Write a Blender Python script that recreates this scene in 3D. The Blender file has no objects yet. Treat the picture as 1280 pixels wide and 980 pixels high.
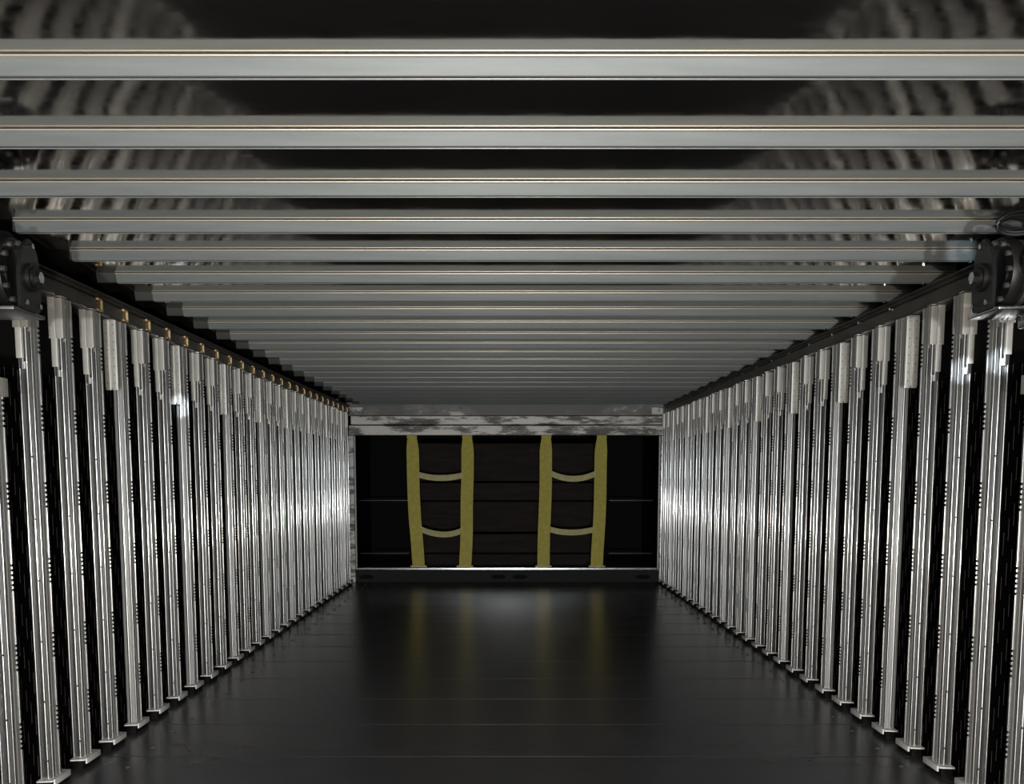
import bpy, bmesh, math, random
from mathutils import Vector, Matrix
random.seed(7)
PI = math.pi
C = bpy.context.scene.collection
# ------------------------------------------------------------------ camera, light, exposure
F = 1200.0                      # focal length in pixels of the 1280 px wide frame
PITCH = math.radians(6.1)       # the phone is tipped down, the picture is cropped towards the roof
HORIZON, VPX = 597.0, 633.0
FLOOR = 0.0                     # heights below are measured from the floor; the lens is CAM above it
CAM = 0.85
cd = bpy.data.cameras.new('camera'); cam = bpy.data.objects.new('camera', cd); C.objects.link(cam)
cd.sensor_width = 36; cd.lens = F / 1280 * 36
cam.location = (0, 0, CAM); cam.rotation_euler = (PI/2 - PITCH, 0, 0)
cd.shift_y = (HORIZON + F*math.tan(PITCH) - 490) / 1280
cd.shift_x = (640 - VPX) / 1280
cd.clip_start = 0.02
bpy.context.scene.camera = cam
sc = bpy.context.scene
sc.view_settings.view_transform = 'Standard'; sc.view_settings.look = 'None'
sc.view_settings.exposure = 0.0; sc.view_settings.gamma = 1; sc.view_settings.use_curve_mapping = False
w = bpy.data.worlds.new('world'); sc.world = w; w.use_nodes = True
w.node_tree.nodes['Background'].inputs[0].default_value = (0.75, 0.85, 1.0, 1)
w.node_tree.nodes['Background'].inputs[1].default_value = 0.05

def light(name, kind, loc, rot, energy, col, **kw):
    d = bpy.data.lights.new(name, kind); d.energy = energy; d.color = col
    for k, v in kw.items(): setattr(d, k, v)
    o = bpy.data.objects.new(name, d); C.objects.link(o); o.location = loc; o.rotation_euler = rot
    return o
# work lamp standing low beside the photographer
light('work_lamp', 'POINT', (0, -0.45, 0.36), (0, 0, 0), 125, (1.0, 0.91, 0.78), shadow_soft_size=0.025)
# unseen fill lamp added behind the camera to even out the falloff
light('rear_fill_lamp', 'POINT', (0.15, -3.0, 0.34), (0, 0, 0), 400, (1.0, 0.985, 0.965), shadow_soft_size=0.05)
# daylight of the open rear doors, well behind the camera
light('rear_opening', 'AREA', (0, -3.0, 0.72), (PI/2, 0, 0), 55, (0.88, 0.95, 1.0), shape='RECTANGLE', size=2.3, size_y=1.25)
def patch_spot(name, src, dst, energy, deg):  # narrow cool spot lamps, added to put blue-white patches on walls and beam
    d = Vector(dst) - Vector(src)
    return light(name, 'SPOT', src, d.to_track_quat('-Z', 'Y').to_euler(), energy, (0.78, 0.9, 1.0), spot_size=math.radians(deg), spot_blend=0.25, shadow_soft_size=0.01)
patch_spot('patch_spot_near', (-0.5, -0.6, 1.30), (1.245, 2.47, 1.145), 900, .7)
patch_spot('patch_spot_next', (-0.5, -0.6, 1.30), (1.245, 2.67, 1.145), 900, .7)
patch_spot('patch_spot_beam', (-0.5, -0.6, 0.95), (1.20, 2.615, 1.437), 450, 1.1)
patch_spot('patch_spot_far', (0.5, -0.6, 1.30), (-1.245, 3.72, 1.125), 900, .6)

# ------------------------------------------------------------------ materials
MATS = {}
def mat(name, col, rough=0.5, metal=0.0, spec=0.5, coat=0.0, aniso=0.0):
    m = bpy.data.materials.new(name); m.use_nodes = True
    b = m.node_tree.nodes['Principled BSDF']
    b.inputs['Base Color'].default_value = (*col, 1); b.inputs['Roughness'].default_value = rough
    b.inputs['Metallic'].default_value = metal; b.inputs['Specular IOR Level'].default_value = spec
    if coat: b.inputs['Coat Weight'].default_value = coat; b.inputs['Coat Roughness'].default_value = 0.1
    MATS[name] = m
    return m
def nodes(m): return m.node_tree.nodes, m.node_tree.links, m.node_tree.nodes['Principled BSDF']
def noise(m, scale, vec_scale=(1, 1, 1), detail=4, rough=0.6, coord='Object'):
    N, L, b = nodes(m)
    tc = N.new('ShaderNodeTexCoord'); mp = N.new('ShaderNodeMapping'); mp.inputs['Scale'].default_value = vec_scale
    nz = N.new('ShaderNodeTexNoise'); nz.inputs['Scale'].default_value = scale
    nz.inputs['Detail'].default_value = detail; nz.inputs['Roughness'].default_value = rough
    L.new(tc.outputs[coord], mp.inputs[0]); L.new(mp.outputs[0], nz.inputs['Vector'])
    return nz
def ramp(m, fac, stops, target=None):
    N, L, b = nodes(m); r = N.new('ShaderNodeValToRGB')
    el = r.color_ramp.elements
    el[0].position, el[0].color = stops[0][0], (*stops[0][1], 1)
    el[1].position, el[1].color = stops[-1][0], (*stops[-1][1], 1)
    for p, c in stops[1:-1]:
        e = el.new(p); e.color = (*c, 1)
    L.new(fac, r.inputs[0])
    if target: L.new(r.outputs[0], b.inputs[target])
    return r
def bump(m, h, strength, dist):
    N, L, b = nodes(m); bp = N.new('ShaderNodeBump'); bp.inputs['Strength'].default_value = strength
    bp.inputs['Distance'].default_value = dist; L.new(h, bp.inputs['Height']); L.new(bp.outputs[0], b.inputs['Normal'])
def g(v): return (v, v, v)

m = alu = mat('polished_aluminium', (.8, .8, .79), .2, 1)
nz = noise(m, 6, (9, 9, .04)); ramp(m, nz.outputs[0], [(.3, (.76, .76, .75)), (.7, (.88, .88, .87))], 'Base Color')
nz2 = noise(m, 14, (6, 6, .03)); ramp(m, nz2.outputs[0], [(.3, g(.065)), (.7, g(.10))], 'Roughness')
# extruded bar: a polished skin over a softer brushed one
N, L, b = nodes(m); b2 = N.new('ShaderNodeBsdfPrincipled'); b2.inputs['Metallic'].default_value = 1; b2.inputs['Roughness'].default_value = .36
L.new(b.inputs['Base Color'].links[0].from_socket, b2.inputs['Base Color'])
ms = N.new('ShaderNodeMixShader'); ms.inputs[0].default_value = .42
L.new(b.outputs[0], ms.inputs[1]); L.new(b2.outputs[0], ms.inputs[2]); L.new(ms.outputs[0], N['Material Output'].inputs['Surface'])
m = satin = mat('satin_aluminium', (.5, .51, .5), .34, .35)
nz = noise(m, 10, (8, 8, .04)); ramp(m, nz.outputs[0], [(.3, (.36, .365, .365)), (.7, (.48, .48, .475))], 'Base Color')
m = sleeve_m = mat('dull_sleeve_metal', (.6, .6, .56), .38, .35)
nz = noise(m, 25, (1, 1, .3)); ramp(m, nz.outputs[0], [(.3, (.62, .62, .58)), (.7, (.82, .81, .77))], 'Base Color')
m = beam_m = mat('beam_aluminium', (.5, .54, .54), .55, .25)
nz = noise(m, 5, (1, 14, 14)); r1 = ramp(m, nz.outputs[0], [(.3, (.145, .162, .164)), (.72, (.185, .203, .205))])
nz = noise(m, 7, (1, 1, 1), 8, .75); r2 = ramp(m, nz.outputs[0], [(.64, g(0)), (.76, g(.5))])
N, L, b = nodes(m); mx = N.new('ShaderNodeMix'); mx.data_type = 'RGBA'
L.new(r2.outputs[0], mx.inputs[0]); L.new(r1.outputs[0], mx.inputs[6]); mx.inputs[7].default_value = (.42, .43, .42, 1)
L.new(mx.outputs[2], b.inputs['Base Color'])
m = lip_m = mat('beam_lip_bright', (.80, .75, .66), .4, .7)
m = sleeve_dark = mat('beam_end_sleeve_grey', (.06, .063, .06), .5, .3)
m = panel_m = mat('deck_panel_mirror', (.72, .68, .63), .1, 1)
nz = noise(m, 3.0, (1.6, .5, 1), 3, .5); bump(m, nz.outputs[0], .16, .012)
nz2 = noise(m, 9, (1, 3, 1), 6, .7); ramp(m, nz2.outputs[0], [(.35, g(.07)), (.7, g(.14))], 'Roughness')
m = rail_m = mat('dark_grey_rail', (.10, .10, .095), .45, .6)
nz = noise(m, 6, (1, 1, 1), 6, .7); ramp(m, nz.outputs[0], [(.3, (.10, .098, .092)), (.75, (.22, .21, .195))], 'Base Color')
m = floor_m = mat('dark_floor_panel', (.02, .02, .021), .22, 0, .5); m.node_tree.nodes['Principled BSDF'].inputs['IOR'].default_value = 1.38
nz = noise(m, 2.5, (1, 1.5, 1), 5, .5); ramp(m, nz.outputs[0], [(.2, (.060, .062, .072)), (.8, (.080, .082, .094))], 'Base Color')
nz2 = noise(m, 3, (1, 1, 1), 3, .5); m.node_tree.nodes['Principled BSDF'].inputs['Roughness'].default_value = .27
m = seam_m = mat('floor_seam', (.30, .30, .30), .5)
m = black = mat('black_plastic', (.007, .007, .008), .25)
m = blackm = mat('black_matte', (.006, .006, .006), .8, 0, .2)
m = rubber = mat('black_rubber', (.008, .008, .008), .45)
m = steel = mat('bright_steel', (.8, .82, .84), .16, 1)
m = grey_steel = mat('grey_steel', (.22, .22, .22), .35, .8)
m = bracket_m = mat('dark_bracket_steel', (.025, .025, .027), .28, .3)
m = web_m = mat('dark_groove_metal', (.05, .05, .05), .4, .5)
m = brass = mat('brassy_clip', (.9, .66, .34), .45, .5)
m = white_disc = mat('white_disc', (.8, .78, .74), .35)
m = foot_m = mat('pale_foot_metal', (.85, .85, .85), .5, .1)
m = strap_m = mat('yellow_webbing', (.50, .42, .07), .75)
nz = noise(m, 30, (1, 1, 1), 5, .7); r1 = ramp(m, nz.outputs[0], [(.3, (.56, .49, .09)), (.7, (.72, .64, .16))], 'Base Color')
nz2 = noise(m, 400, (1, 1, 1), 1, .5); bump(m, nz2.outputs[0], .3, .002)
m = rung_m = mat('pale_webbing', (.55, .50, .22), .7)
nz = noise(m, 30, (1, 1, 1), 5, .7); ramp(m, nz.outputs[0], [(.3, (.60, .55, .24)), (.7, (.82, .76, .42))], 'Base Color')
m = worn = mat('worn_painted_header', (.4, .39, .37), .5, .2)
nz = noise(m, 3.2, (1, 1, 4), 9, .72); ramp(m, nz.outputs[0], [(.40, (.10, .10, .095)), (.47, (.22, .21, .20)), (.52, (.72, .70, .66)), (.8, (.88, .85, .80))], 'Base Color')
m = worn_dark = mat('worn_grey_header', (.2, .2, .19), .5, .2)
nz = noise(m, 1.6, (1, 1, 2), 9, .7); ramp(m, nz.outputs[0], [(.5, (.15, .148, .14)), (.60, (.24, .235, .22)), (.64, (.62, .60, .57)), (.9, (.7, .68, .64))], 'Base Color')
m = board_m = mat('dark_brown_board', (.03, .024, .022), .7, 0, .12)
riser_m = mat('dull_black_riser', (.03, .03, .03), .7, 0, .15); m = board_m
nz = noise(m, 4, (1, 1, 7), 8, .75); ramp(m, nz.outputs[0], [(.3, (.018, .014, .013)), (.65, (.036, .028, .027)), (.85, (.075, .066, .065))], 'Base Color')

# wall liner: dark glossy sheet pierced by rows of fine staggered slits that show pale edges
m = liner_m = mat('dark_slotted_liner', (.02, .02, .02), .5, 0, .0)
N, L, b = nodes(m)
tc = N.new('ShaderNodeTexCoord'); sx = N.new('ShaderNodeSeparateXYZ'); L.new(tc.outputs['Object'], sx.inputs[0])
def math_(op, a, b_=None, c_=None):
    n = N.new('ShaderNodeMath'); n.operation = op
    for i, v in enumerate((a, b_, c_)):
        if v is None: continue
        if isinstance(v, (int, float)): n.inputs[i].default_value = v
        else: L.new(v, n.inputs[i])
    return n.outputs[0]
Y, Z = sx.outputs[1], sx.outputs[2]
col = math_('DIVIDE', Y, .022)                     # slit columns every 22 mm
ci = math_('FLOOR', col); cf = math_('FRACT', col)
incol = math_('LESS_THAN', cf, .07)
off = math_('MULTIPLY', math_('MODULO', ci, 3), .3333)
zf = math_('FRACT', math_('ADD', math_('DIVIDE', Z, .115), off))
inz = math_('LESS_THAN', zf, .50)
hit = math_('MULTIPLY', incol, inz)
mx = N.new('ShaderNodeMix'); mx.data_type = 'RGBA'; L.new(hit, mx.inputs[0])
mx.inputs[6].default_value = (.004, .004, .0045, 1); mx.inputs[7].default_value = (.24, .24, .24, 1)
L.new(mx.outputs[2], b.inputs['Base Color'])

# ------------------------------------------------------------------ helpers
def tag(o, label=None, cat=None, group=None, kind='thing'):
    if label: o['label'] = label
    if cat: o['category'] = cat
    if group: o['group'] = group
    o['kind'] = kind
    return o
def struct(o): o['kind'] = 'structure'; return o
def empty(name, loc):
    o = bpy.data.objects.new(name, None); C.objects.link(o); o.location = loc; o.empty_display_size = .05
    return o
def link(name, me, parent=None, loc=(0, 0, 0)):
    o = bpy.data.objects.new(name, me); C.objects.link(o); o.location = loc
    if parent: o.parent = parent
    return o
def mesh(name, bm, m, smooth=False, angle=40):
    bmesh.ops.recalc_face_normals(bm, faces=bm.faces)
    me = bpy.data.meshes.new(name)
    if smooth:
        for f in bm.faces: f.smooth = True
        for e in bm.edges:
            if len(e.link_faces) == 2 and e.calc_face_angle(0) > math.radians(angle): e.smooth = False
    bm.to_mesh(me); bm.free(); me.materials.append(m)
    return me
def box(bm, x0, x1, y0, y1, z0, z1, bev=0):
    r = bmesh.ops.create_cube(bm, size=1)
    vs = r['verts']
    for v in vs:
        v.co = Vector(((x0+x1)/2 + v.co.x*(x1-x0), (y0+y1)/2 + v.co.y*(y1-y0), (z0+z1)/2 + v.co.z*(z1-z0)))
    if bev:
        es = {e for v in vs for e in v.link_edges}
        bmesh.ops.bevel(bm, geom=list(es), offset=bev, segments=2, profile=.5, affect='EDGES')
def rounded(poly, r, n=4):
    out = []
    for i, p in enumerate(poly):
        a = Vector(poly[i-1]) - Vector(p); c = Vector(poly[(i+1) % len(poly)]) - Vector(p)
        rr = min(r, a.length*.49, c.length*.49); p = Vector(p)
        a = p + a.normalized()*rr; c = p + c.normalized()*rr
        for k in range(n+1):
            t = k/n; out.append(tuple((1-t)**2*a + 2*t*(1-t)*p + t*t*c))
    return out
def prism(bm, poly, a, b, f):
    """poly of 2-D points swept from a to b; f(p, t) places a point"""
    n = len(poly)
    v0 = [bm.verts.new(f(p, a)) for p in poly]; v1 = [bm.verts.new(f(p, b)) for p in poly]
    for i in range(n): bm.faces.new((v0[i], v0[(i+1) % n], v1[(i+1) % n], v1[i]))
    bm.faces.new(v0); bm.faces.new(v1[::-1])
def cyl(bm, c, r, l, axis='X', n=24, r2=None):
    M = {'X': Matrix.Rotation(PI/2, 4, 'Y'), 'Y': Matrix.Rotation(PI/2, 4, 'X'), 'Z': Matrix.Identity(4)}[axis]
    bmesh.ops.create_cone(bm, cap_ends=True, segments=n, radius1=r, radius2=r if r2 is None else r2, depth=l, matrix=Matrix.Translation(c) @ M)
def tube(bm, pts, r, n=8, closed=False):
    rings = []; P = [Vector(p) for p in pts]
    for i, p in enumerate(P):
        t = (P[(i+1) % len(P)] - P[i-1]) if closed else (P[min(i+1, len(P)-1)] - P[max(i-1, 0)])
        t.normalize(); a = t.cross(Vector((.13, .2, 1))).normalized(); b_ = t.cross(a)
        rings.append([bm.verts.new(p + (a*math.cos(q) + b_*math.sin(q))*r) for q in [2*PI*k/n for k in range(n)]])
    m_ = len(rings)
    for i in range(m_ if closed else m_-1):
        A, B = rings[i], rings[(i+1) % m_]
        for k in range(n): bm.faces.new((A[k], A[(k+1) % n], B[(k+1) % n], B[k]))
    if not closed: bm.faces.new(rings[0]); bm.faces.new(rings[-1][::-1])
ONES = 'first second third fourth fifth sixth seventh eighth ninth tenth eleventh twelfth thirteenth fourteenth fifteenth sixteenth seventeenth eighteenth nineteenth twentieth'.split()
def ordinal(i): return ONES[i-1] if i <= 20 else 'thirtieth' if i == 30 else ('twenty-' if i < 30 else 'thirty-') + ONES[i % 10 - 1]

# ------------------------------------------------------------------ the trailer shell
XW = 1.278          # inner face of the liner
END = 7.78          # the framed opening at the far end
CEIL = CAM + .60
Y0 = -1.4
# floor: cross planks with fine seams
PL = .383; S0 = 2.957 - .09
bm = bmesh.new()
y = S0 - PL*11
while y < END + .3:
    box(bm, -1.36, 1.36, y + .0028, min(y + PL - .0028, END + .35), -.03, 0, .0012); y += PL
fl = struct(link('floor', mesh('floor', bm, floor_m)))
bm = bmesh.new(); box(bm, -1.36, 1.36, Y0, END + .35, -.05, -.0025)
link('seam_strip', mesh('seam_strip', bm, seam_m), fl)
bm = bmesh.new(); cyl(bm, (0, 0, .0015), .0075, .003, 'Z', 14, .006); screw_me = mesh('screw', bm, grey_steel, True)
for s, X in ((-1, 1.115), (1, 1.165)):
    for k in range(27):
        link('screw', screw_me, fl, (s*X + random.uniform(-.004, .004), 2.36 + .2*k + random.uniform(-.02, .02), 0))

# ceiling: bright metal sheet, very slightly arched between the crossbeams
BY0 = 1.369 + .07; BS = .294; NB = 22
bm = bmesh.new()
nx, per = 60, 20
ys = []
y = BY0 - BS*10
while y < END + .15:
    for k in range(per): ys.append((y + BS*k/per, k/per))
    y += BS
# lapped sheets: each steps up behind a beam and curves down towards the next one
def slope(t): return .95 if t < .10 else -.17 + .11*(t-.10)/.65 if t < .75 else -.06
_n = 400; _sl = [slope((i+.5)/_n) for i in range(_n)]; _m = sum(_sl)/_n; _h = [0]
for t_i, q in zip([(i+.5)/_n for i in range(_n)], _sl): _h.append(_h[-1] + (q - _m*(t_i < .1 and 10))*BS/_n)
_top = _h[-1]
rows = []
for (yy, t) in ys:
    h = _h[round(t*_n)]
    rows.append([bm.verts.new((-1.36 + 2.72*i/nx, yy, CEIL + h)) for i in range(nx+1)])
for a, b_ in zip(rows, rows[1:]):
    for i in range(nx): bm.faces.new((a[i], a[i+1], b_[i+1], b_[i]))
r = bmesh.ops.extrude_face_region(bm, geom=list(bm.faces))
for v in [q for q in r['geom'] if isinstance(q, bmesh.types.BMVert)]: v.co.z = CEIL + .03
struct(link('ceiling', mesh('ceiling', bm, panel_m, True)))

LINER_TOP = CAM + .285
for s, side in ((-1, 'left'), (1, 'right')):
    bm = bmesh.new()
    X0, X1 = sorted((s*XW, s*(XW+.012))); box(bm, X0, X1, Y0, END, 0, LINER_TOP, .003)
    lo = struct(link('wall_' + side, mesh('liner', bm, liner_m)))
    bm = bmesh.new(); X0, X1 = sorted((s*(XW+.012), s*(XW+.10)))
    box(bm, X0, X1, Y0, END, LINER_TOP-.03, LINER_TOP-.015)
    X0, X1 = sorted((s*(XW+.08), s*(XW+.10))); box(bm, X0, X1, Y0, END, 0, CEIL)
    link('recess_back', mesh('recess', bm, blackm), lo)
    # long dark rail above the posts
    bm = bmesh.new()
    f = lambda p, t, s=s: (s*p[0], t, CAM + p[1])
    prism(bm, rounded([(XW+.06, .502), (XW-.022, .502), (XW-.026, .508), (XW-.026, .545), (XW-.012, .552), (XW-.012, .564), (XW-.03, .564), (XW-.03, .5695), (XW+.06, .5695)], .003, 2), Y0, END, f)
    struct(link('trim_%d' % (1 if s < 0 else 2), mesh('rail', bm, rail_m, True)))

# ------------------------------------------------------------------ ceiling crossbeams
def beam_poly():
    # (y, z) section: slanting front face, narrow bottom, lip where it meets the sheet
    return rounded([(0, 0), (.0015, -.0035), (.0085, -.027), (.017, -.027), (.020, -.022), (.026, 0)], .0016, 3)
def make_beam(xl, xr, sleeve):
    root = empty('crossbeam', (0, 0, 0))
    fx = lambda p, t: (t, p[0], p[1])
    bm = bmesh.new(); prism(bm, beam_poly(), xl, xr, fx)
    link('web', mesh('web', bm, beam_m, True), root)
    bm = bmesh.new(); prism(bm, rounded([(-.004, -.0014), (-.004, -.0042), (.003, -.0048), (.003, -.0014)], .0014, 4), xl, xr, fx)
    link('lip', mesh('lip', bm, lip_m, True), root)
    if sleeve:
        bm = bmesh.new(); prism(bm, rounded([(.0005, 0.003), (.002, -.003), (.0095, -.0255), (.0165, -.0255), (.025, 0.003)], .0016, 3), xl-.058, xl, fx)
        link('end_sleeve', mesh('end_sleeve', bm, sleeve_dark, True), root)
    else:
        bm = bmesh.new(); box(bm, xl-.003, xl, 0, .022, -.026, .001); link('end_cap', mesh('end_cap', bm, sleeve_dark), root)
    bm = bmesh.new(); prism(bm, rounded([(.0185, -.0275), (.0225, -.0275), (.0225, -.0235), (.0185, -.0235)], .0019, 4), xl, xr, fx)
    link('rear_bead', mesh('rear_bead', bm, satin, True), root)
    bm = bmesh.new(); cyl(bm, (1.235, .013, -.029), .006, .006, 'Z', 8); link('bolt', mesh('bolt', bm, steel, True), root)
    return root
def copy_tree(o, parent=None):
    c = o.copy(); C.objects.link(c); c.parent = parent
    for ch in o.children: copy_tree(ch, c)
    return c
protoA, protoB = make_beam(-1.152, 1.33, False), make_beam(-1.152, 1.33, True)
usedA = usedB = False
for k in range(NB):
    if k < 5: o = copy_tree(protoA) if usedA else protoA; usedA = True
    else: o = copy_tree(protoB) if usedB else protoB; usedB = True
    o.location = (0, BY0 + BS*k, CEIL)
    what = 'long grey aluminium crossbeam under the ceiling' if k < 5 else 'grey ceiling crossbeam with dark end sleeve'
    where = 'nearest the camera' if k == 0 else 'farthest one beside the end frame' if k == NB-1 else ordinal(k+1) + ' counting from the camera'
    tag(o, '%s, %s' % (what, where), 'crossbeam', 'crossbeams under the ceiling')

# ------------------------------------------------------------------ wall posts
H0 = .02                       # posts start a little above the floor
TOP = CAM + .50
def post_fn(s): return lambda p, t: (s*(-p[0]), p[1], t)      # u out from the wall, v away from the camera; local x=0 at the liner
def make_post(s, kind, top=TOP, box_top=False):
    root = empty('wall_post', (0, 0, 0)); f = post_fn(s)
    def part(name, poly, z0, z1, m_, r=.002, smooth=True, n=3):
        bm = bmesh.new(); prism(bm, rounded(poly, r, n) if r else poly, z0, z1, f)
        return link(name, mesh(name, bm, m_, smooth), root)
    # main channel: inner face towards the load, with a shallow groove and a bead on the near corner
    part('channel', [(.0, .006), (.0335, .006), (.0335, .0135), (.0315, .0150), (.0315, .0175), (.0335, .019), (.0335, .038), (0, .038)], H0, top, satin, .0008)
    part('bead', [(.0315, -.001), (.0350, -.001), (.0350, .0062), (.0315, .0062)], H0, top-.002, alu, .0017)
    # flange on the far edge with groups of little slots
    bm = bmesh.new(); z = H0
    segs = []; z = H0
    while z < top:
        e = min(z + .136, top); segs.append((z, e)); z = e + .006
        for q in range(5):
            if z + .0065 < top: segs.append((z, z + .0065))
            z += .0125
    for a, b_ in segs: prism(bm, [(.031, .038), (.0352, .0385), (.0352, .045), (.031, .045)], a, b_, f)
    prism(bm, [(.026, .038), (.0315, .038), (.0315, .043), (.026, .043)], H0, top, f)
    link('slotted_flange', mesh('slotted_flange', bm, alu), root)
    if kind == 1:
        part('guide_rib', [(.0, -.008), (.0065, -.008), (.0065, .008), (.0, .008)], H0+.004, TOP-.12 if not box_top else top-.01, alu, .0032, n=5)
        part('guide_rib', [(.0175, -.010), (.0272, -.010), (.0272, .008), (.0175, .008)], H0+.004, TOP-.12 if not box_top else top-.01, alu, .0048, n=5)
        part('rib_web', [(.004, .0035), (.032, .0035), (.032, .0062), (.004, .0062)], H0+.004, TOP-.12 if not box_top else top-.01, web_m, 0)
        if not box_top:
            t = TOP
            part('sleeve_plate', [(-.003, -.022), (.017, -.022), (.017, .004), (-.003, .004)], t-.112, t, sleeve_m, .002)
            part('sleeve_plate', [(.0185, -.024), (.0385, -.024), (.0385, -.004), (.0185, -.004)], t-.112, t-.002, sleeve_m, .002)
            part('sleeve_bar', [(.001, -.019), (.018, -.019), (.018, -.004), (.001, -.004)], t-.19, t-.110, sleeve_m, .0025)
            part('sleeve_bar', [(.020, -.018), (.031, -.018), (.031, -.008), (.020, -.008)], t-.20, t-.110, alu, .004)
            part('sleeve_tip', [(.008, -.017), (.019, -.017), (.019, -.002), (.008, -.002)], t-.217, t-.190, alu, .002)
            bm = bmesh.new(); prism(bm, [(-.004, -.026), (.040, -.026), (.040, .002), (-.004, .002)], t, t+.003, f)
            link('top_cap', mesh('top_cap', bm, alu), root)
        bm = bmesh.new(); bmesh.ops.create_uvsphere(bm, u_segments=8, v_segments=5, radius=.0026); rv = mesh('rivet', bm, blackm, True)
        for q in range(6): link('rivet', rv, root, f((.0255, -.0098), .08 + .165*q))
    else:
        part('guide_rib', [(.012, -.004), (.020, -.004), (.020, .006), (.012, .006)], H0+.004, top-.004, alu, .0035, n=4)
        t = TOP
        bm = bmesh.new()
        for u0, u1 in ((-.002, .0165), (.0195, .038)):
            prism(bm, rounded([(u0, -.052), (u1, -.052), (u1, -.046), (u0, -.046)], .002, 2), t-.222, t-.004, f)
        prism(bm, [(-.002, -.047), (.038, -.047), (.038, -.044), (-.002, -.044)], t-.215, t-.002, f)
        prism(bm, [(-.002, -.047), (.03, -.047), (.03, .01), (-.002, .01)], t-.004, t, f)
        pl = link('perforated_plate', mesh('perforated_plate', bm, sleeve_m, True), root)
        bm = bmesh.new()
        for q in range(8):
            for u in (.007, .029):
                cyl(bm, f((u, -.0522), t-.018-q*.026), .0016, .0012, 'Y', 8)
        pf = link('perforation', mesh('perforation', bm, blackm), pl); pf['kind'] = 'stuff'
    if box_top:
        bm = bmesh.new(); prism(bm, rounded([(.006, -.016), (.050, -.016), (.050, .040), (.006, .040)], .003, 2), top-.002, top+.042, f)
        link('stop_block', mesh('stop_block', bm, sleeve_m, True), root)
    # foot: pale bent tab resting over the floor edge
    bm = bmesh.new()
    tab = lambda v0, v1, u0, u1: rounded([(u0, v0), (u1, v0+.006), (u1, v1-.006), (u0, v1)], .003, 2)
    prism(bm, tab(-.034, .084, .002, .044), .026, .030, f)
    prism(bm, rounded([(.044, -.024), (.049, -.022), (.049, .072), (.044, .074)], .002, 2), .016, .032, f)
    link('foot_plate', mesh('foot_plate', bm, foot_m, True), root)
    bm = bmesh.new(); prism(bm, [(.0, -.03), (.040, -.03), (.040, .078), (.0, .078)], 0.0, .0262, f)
    link('foot_block', mesh('foot_block', bm, blackm), root)
    return root
for s, side, ystart, first2 in ((-1, 'left', 2.365, 4), (1, 'right', 2.29, 4)):
    protos = {}
    cnt = 0
    yy = ystart; i = 0
    while yy < END - .04:
        kind = 2 if (i - first2) % 3 == 0 and i >= first2 else 1
        key = 0 if i == 0 else kind
        if key not in protos: o = protos[key] = make_post(s, 1 if key == 0 else kind, CAM + .20 if key == 0 else TOP, key == 0)
        else: o = copy_tree(protos[key])
        o.location = (s*XW, yy, 0)
        cnt += 1
        what = {0: 'short polished wall post with a stop block on top', 1: 'polished ribbed wall post with stepped sleeve', 2: 'polished wall post with perforated plate at its top'}[key]
        tag(o, '%s, %s from camera on %s wall' % (what, ordinal(i+1), side), 'wall post', 'posts along the %s wall' % side)
        i += 1; yy += .2
# brassy clips on the left rail, one over each post
bm = bmesh.new()
for (a, b_, c, d) in ((0, .006, 0, .038), (-.030, .0, 0, .005), (-.030, .0, .031, .038)): box(bm, 0, .007, a, b_, c, d, .0008)
clip_me = mesh('rail_clip', bm, brass)
for i in range(24):
    o = link('rail_clip', clip_me, None, (-(XW-.0265), 3.03 + .2*i, CAM + .508))
    tag(o, 'brassy C-shaped clip on the dark left rail, %s from the camera' % ordinal(i+1), 'clip', 'clips on the left rail')
# small bolts along the right rail
bm = bmesh.new(); cyl(bm, (0, 0, 0), .0055, .006, 'X', 8); bolt_me = mesh('rail_bolt', bm, steel, True)
for i in range(17):
    o = link('rail_bolt', bolt_me, None, (XW-.0285, 3.2 + .28*i, CAM + .545))
    tag(o, 'small steel bolt head on the right rail, %s from the camera' % ordinal(i+1), 'bolt', 'bolts on the right rail')

# ------------------------------------------------------------------ far end frame
def pxX(x, d=END): return (x - VPX) * d / F
def pxZ(y, d=END): return CAM + (HORIZON - y) * d / F * .9936
fr = lambda p, t: (t, p[0], p[1])
def bar(name, x0, x1, y0, y1, z0, z1, m_, parent=None, bev=.004):
    bm = bmesh.new(); box(bm, x0, x1, y0, y1, z0, z1, bev); return link(name, mesh(name, bm, m_), parent)
hd = struct(bar('trim_3', -1.29, 1.29, END, END+.14, pxZ(520.5), CEIL, worn_dark))
bar('header_plate', pxX(441), pxX(825), END-.018, END+.06, pxZ(531.5), pxZ(521), worn, hd)
bar('header_plate', pxX(438), pxX(829), END-.006, END+.08, pxZ(544.5), pxZ(532.5), worn, hd)
for px, s in ((447, -1), (821, 1)):
    q = bar('corner_patch', pxX(px-9), pxX(px+9), END-.006, END+.01, pxZ(519), pxZ(510), worn, hd)
    bm = bmesh.new(); cyl(bm, (pxX(px), END-.009, pxZ(514.5)), .012, .01, 'Y', 10); link('bolt', mesh('bolt', bm, grey_steel), hd)
for n, (a, b_) in enumerate(((436.5, 443.5), (824.5, 832))):
    j = struct(bar('trim_%d' % (4+n), pxX(a), pxX(b_), END, END+.10, 0, pxZ(545), worn))
    bar('inner_flange', pxX(443.5) if n == 0 else pxX(822.5), pxX(445.5) if n == 0 else pxX(824.5), END+.02, END+.06, 0, pxZ(545), grey_steel, j, .001)
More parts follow.
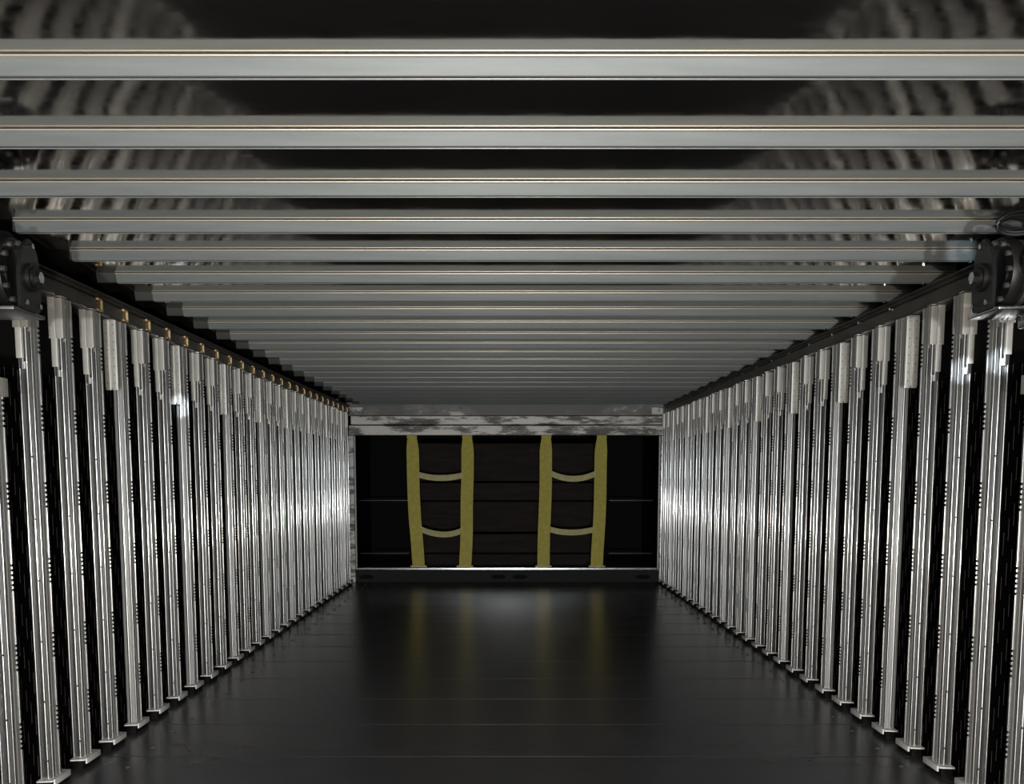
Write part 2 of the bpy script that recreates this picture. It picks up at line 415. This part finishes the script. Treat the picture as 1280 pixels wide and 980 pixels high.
# raised nose section beyond the frame
sill = struct(bar('trim_6', pxX(443), pxX(824.5), END+.01, END+.05, 0, pxZ(713), riser_m))
bar('sill_edge', pxX(445), pxX(822), END-.006, END+.03, pxZ(713), pxZ(710), steel, sill, .003)
for px in (457, 623, 650, 805):
    bm = bmesh.new(); bmesh.ops.create_uvsphere(bm, u_segments=16, v_segments=8, radius=1)
    for v in bm.verts: v.co = Vector((v.co.x*(.06), v.co.y*.004, v.co.z*.018))
    link('dark_patch', mesh('patch', bm, blackm, True), sill, (pxX(px), END+.008, pxZ(722)))
NS = pxZ(712)
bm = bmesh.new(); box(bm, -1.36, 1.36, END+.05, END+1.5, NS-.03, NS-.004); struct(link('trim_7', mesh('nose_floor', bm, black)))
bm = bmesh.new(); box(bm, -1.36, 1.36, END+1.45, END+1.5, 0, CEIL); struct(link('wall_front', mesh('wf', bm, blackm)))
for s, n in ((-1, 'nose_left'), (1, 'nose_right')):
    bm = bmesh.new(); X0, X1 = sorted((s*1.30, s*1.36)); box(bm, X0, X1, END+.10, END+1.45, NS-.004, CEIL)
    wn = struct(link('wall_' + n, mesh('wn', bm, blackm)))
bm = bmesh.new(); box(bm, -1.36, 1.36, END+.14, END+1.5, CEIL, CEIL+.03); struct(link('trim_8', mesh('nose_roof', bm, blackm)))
# thin horizontal rails at the sides of the nose
RD = END + .75
for a, b_, side in ((444, 511, 'left'), (761, 822, 'right')):
    for yv, lv in ((625.5, 'upper'), (692, 'lower')):
        k = RD/END
        o = bar('side_rail', (a-VPX)*RD/F*1.0, (b_-VPX)*RD/F, RD, RD+.02, pxZ(yv+.8, RD), pxZ(yv-.8, RD), bracket_m, None, .002)
        tag(o, 'thin dark %s rail in the black recess at %s of the yellow straps' % (lv, side), 'rail', 'rails in the dark nose')
# stack of dark boards behind the straps
BD = END + .30
ks = BD
lev = [(548, 553.5, 'lying on top of the stack'), (554.5, 601.5, 'broad one high in the stack'), (603.5, 625.5, 'narrow one just above the middle'), (627, 665, 'broad one below the middle'), (667.5, 691.5, 'second from the bottom'), (693, 710.5, 'at the bottom of the stack')]
for i, (a, b_, d) in enumerate(lev[1:]):
    o = bar('load_board', (523-VPX)*BD/F + .01*(i % 2), (752-VPX)*BD/F - .012*((i+1) % 2), BD + .004*(i % 3), BD+.10, pxZ(b_, BD), pxZ(a, BD) , board_m, None, .006)
    if i == 4: o.location.z = 0
    tag(o, 'dark brown board behind the yellow straps, %s' % d, 'board', 'boards behind the straps')
for a in (560, 700):
    o = bar('board_upright', (a-VPX)*BD/F-.04, (a-VPX)*BD/F+.04, BD+.11, BD+.16, NS-.004, pxZ(553, BD), blackm)
    tag(o, 'black upright holding the boards behind the %s pair of straps' % ('left' if a < 600 else 'right'), 'upright', 'uprights behind the boards')

# yellow webbing ladders hung over the opening
SD = END - .035
def ribbon(pts, wid, th, axis):
    """pts = list of (x, y, z) centres; width along axis vector"""
    bm = bmesh.new(); ax = Vector(axis); prev = None
    for i, p in enumerate(pts):
        p = Vector(p); w_ = wid[i] if isinstance(wid, list) else wid
        t = Vector(pts[min(i+1, len(pts)-1)]) - Vector(pts[max(i-1, 0)]); nrm = t.cross(ax).normalized()
        ring = [bm.verts.new(p + ax*w_/2*sx_ + nrm*th/2*sn) for sx_, sn in ((-1, -1), (1, -1), (1, 1), (-1, 1))]
        if prev:
            for k in range(4): bm.faces.new((prev[k], prev[(k+1) % 4], ring[(k+1) % 4], ring[k]))
        else: bm.faces.new(ring)
        prev = ring
    bm.faces.new(prev[::-1]); return bm
def P(x, y, d=0): return ((x-VPX)*SD/F, SD + d, pxZ(y, SD))
def strap_net(verts_, rungs, label):
    root = empty('strap_ladder', P(sum(v[0][0] for v in verts_)/len(verts_), 711)); tag(root, label, 'cargo strap', 'yellow strap ladders')
    base = Vector(root.location)
    def sub(name, bm, m_, par):
        for v in bm.verts: v.co -= base if par is root else base
        return link(name, mesh(name, bm, m_, True), par)
    for cx in verts_:
        n = 18; pts = []; wd = []
        for i in range(n+1):
            t = i/n; yv = 546 + (709-546)*t
            k = t*(len(cx)-1); a = int(min(k, len(cx)-2)); xx = cx[a] + (cx[a+1]-cx[a])*(k-a) if not isinstance(cx[0], tuple) else 0
            if isinstance(cx[0], tuple):
                for (x0, y0), (x1, y1) in zip(cx, cx[1:]):
                    if y0 <= yv <= y1 or (x1, y1) == cx[-1]:
                        xx = x0 + (x1-x0)*(yv-y0)/(y1-y0); break
            pts.append(P(xx + .35*math.sin(t*9+cx[0][0]), yv, .010*math.sin(t*7))); wd.append(.070 if i == 0 else .088 if i == 1 else .099)
        st = sub('strap', ribbon(pts, wd, .004, (1, 0, 0)), strap_m, root)
        x0, x1 = cx[0][0], cx[-1][0]
        bm = bmesh.new(); c = Vector(P(x0, 546.5)); box(bm, c.x-.040, c.x+.040, c.y-.008, c.y+.02, c.z-.012, c.z+.014, .003); sub('top_loop', bm, strap_m, st)
        bm = bmesh.new(); c = Vector(P(x1, 708.5)); box(bm, c.x-.066, c.x+.066, c.y-.006, c.y+.006, c.z-.008, c.z+.008, .002); sub('bottom_fold', bm, rung_m, st)
    for pts2 in rungs:
        (xa, ya), (xm, ym), (xb, yb) = pts2; n = 14; pts = []
        for i in range(n+1):
            t = i/n
            x = (1-t)**2*xa + 2*t*(1-t)*(2*xm-(xa+xb)/2) + t*t*xb; yv = (1-t)**2*ya + 2*t*(1-t)*(2*ym-(ya+yb)/2) + t*t*yb
            pts.append(P(x, yv, -.006 - .012*math.sin(PI*t)))
        sub('rung', ribbon(pts, .048, .004, (0, -.25, .968)), rung_m, root)
strap_net([[(516, 545), (517, 590), (519, 650), (523, 710)], [(584.5, 545), (584.5, 600), (583.5, 660), (581, 710)]],
          [((523, 593), (550, 597.5), (579, 594)), ((525, 661), (553, 668), (578, 663))], 'ladder of yellow webbing with sagging rungs, left one of two over the dark opening')
strap_net([[(682.5, 545), (682, 590), (680.5, 650), (679.5, 710)], [(751, 545), (750, 600), (748.5, 660), (746.5, 710)]],
          [((689, 592), (716, 598.5), (744, 592)), ((688, 662), (714, 665.5), (742, 662))], 'ladder of yellow webbing with sagging rungs, right one of two over the dark opening')

# ------------------------------------------------------------------ hoist motors under the roof at both sides
def motor(s, label, cable):
    cy, cz = 2.14, CAM + .437
    root = empty('hoist_motor', (s*1.118, cy, cz)); tag(root, label, 'motor', 'hoist motors at the roof corners')
    def part(name, bm, m_, par=root, smooth=True): return link(name, mesh(name, bm, m_, smooth, 30), par)
    R = lambda x: s*(x - 1.15)     # wall-side is positive
    bm = bmesh.new(); cyl(bm, (R(1.155), 0, 0), .052, .13, 'X', 40)
    for k in range(16):
        a = k*PI/8
        M = Matrix.Rotation(a, 4, 'X')
        r = bmesh.ops.create_cube(bm, size=1)
        for v in r['verts']: v.co = M @ Vector((R(1.155) + v.co.x*.12, v.co.y*.006, .054 + v.co.z*.014))
    part('housing', bm, black)
    bm = bmesh.new()
    def ring(x, w_, ro, ri):
        n = 36; vs = []
        for k in range(n):
            a = 2*PI*k/n; c_, s_ = math.cos(a), math.sin(a)
            vs.append([bm.verts.new((R(x+dx), c_*r_, s_*r_)) for dx, r_ in ((-w_/2, ri), (-w_/2, ro*.97), (-w_/4, ro), (w_/4, ro), (w_/2, ro*.97), (w_/2, ri))])
        for k in range(n):
            A, B = vs[k], vs[(k+1) % n]
            for j in range(6): bm.faces.new((A[j], A[(j+1) % 6], B[(j+1) % 6], B[j]))
    ring(1.105, .026, .078, .045); part('drive_ring', bm, rubber)
    bm = bmesh.new()
    for k in range(12):
        a = k*PI/6; cyl(bm, (R(1.088), math.cos(a)*.066, math.sin(a)*.066), .006, .010, 'X', 8)
    ring(1.135, .012, .072, .05)
    part('bolt_ring', bm, grey_steel)
    bm = bmesh.new(); fx = lambda p, t: (t, p[0], p[1])
    prism(bm, rounded([(-.050, -.078), (.036, -.078), (.042, -.02), (.032, .052), (.0, .080), (-.034, .052), (-.050, .0)], .016, 5), R(1.062), R(1.070), fx)
    br = part('bracket', bm, bracket_m)
    bm = bmesh.new(); box(bm, *sorted((R(1.065), R(1.30))), -.078, .062, -.086, -.078, .002); part('base_plate', bm, steel if s > 0 else grey_steel, root)
    bm = bmesh.new(); cyl(bm, (R(1.0585), 0, -.006), .030, .009, 'X', 28); cyl(bm, (R(1.052), 0, -.006), .022, .006, 'X', 28); part('bearing', bm, rubber, br)
    bm = bmesh.new(); cyl(bm, (R(1.045), 0, -.006), .013, .010, 'X', 6); part('axle_bolt', bm, steel, br)
    for by, bz in ((-.036, -.064), (.024, -.064), (0, .06)):
        bm = bmesh.new(); cyl(bm, (R(1.06), by, bz), .006, .010, 'X', 6); part('bracket_bolt', bm, steel, br)
    bm = bmesh.new(); cyl(bm, (R(1.135), -.098, .012), .028, .010, 'Y', 32, .026); part('cover_disc', bm, white_disc)
    bm = bmesh.new(); cyl(bm, (R(1.135), -.074, .012), .033, .04, 'Y', 32); part('cover_collar', bm, black)
    bm = bmesh.new(); box(bm, *sorted((R(1.16), R(1.23))), -.07, .03, -.112, -.086, .006); cyl(bm, (R(1.14), -.05, -.10), .010, .016, 'Y', 6); part('chrome_clamp', bm, steel)
    bm = bmesh.new(); box(bm, *sorted((R(1.17), R(1.25))), .0, .03, .05, .13, .004); part('hanger', bm, blackm)
    if cable:
        bm = bmesh.new()
        for q in range(5):
            pts = [(R(1.118) + s*(.050 - .004*q)*math.cos(a), -.045 + .006*q + .004*math.sin(2*a), .098 + (.024 - .003*q)*math.sin(a) + .004*math.cos(a+q)) for a in [2*PI*k/28 for k in range(28)]]
            tube(bm, pts, .0042, 8, True)
        tube(bm, [(R(1.155), -.04, .11), (R(1.19), -.04, .125), (R(1.25), -.02, .11)], .010, 8)
        part('cable_coil', bm, rubber)
    else:
        bm = bmesh.new()
        tube(bm, [(R(1.30), .12, .10), (R(1.22), .10, .11), (R(1.16), .06, .10), (R(1.12), .02, .088), (R(1.10), .01, .07)], .009, 8)
        part('hose', bm, rubber)
    return root
motor(-1, 'black hoist motor with steel bolt hanging at the left roof corner', False)
motor(1, 'black hoist motor with coiled cable hanging at the right roof corner', True)
# black round end of a roller above the left motor
bm = bmesh.new(); cyl(bm, (0, 0, 0), .05, .12, 'X', 32); cyl(bm, (.064, 0, 0), .035, .010, 'X', 32)
o = link('roller_end', mesh('roller_end', bm, black, True, 30), None, (-1.245, 2.00, CEIL-.053)); tag(o, 'black roller end under the ceiling above the left hoist motor', 'roller')
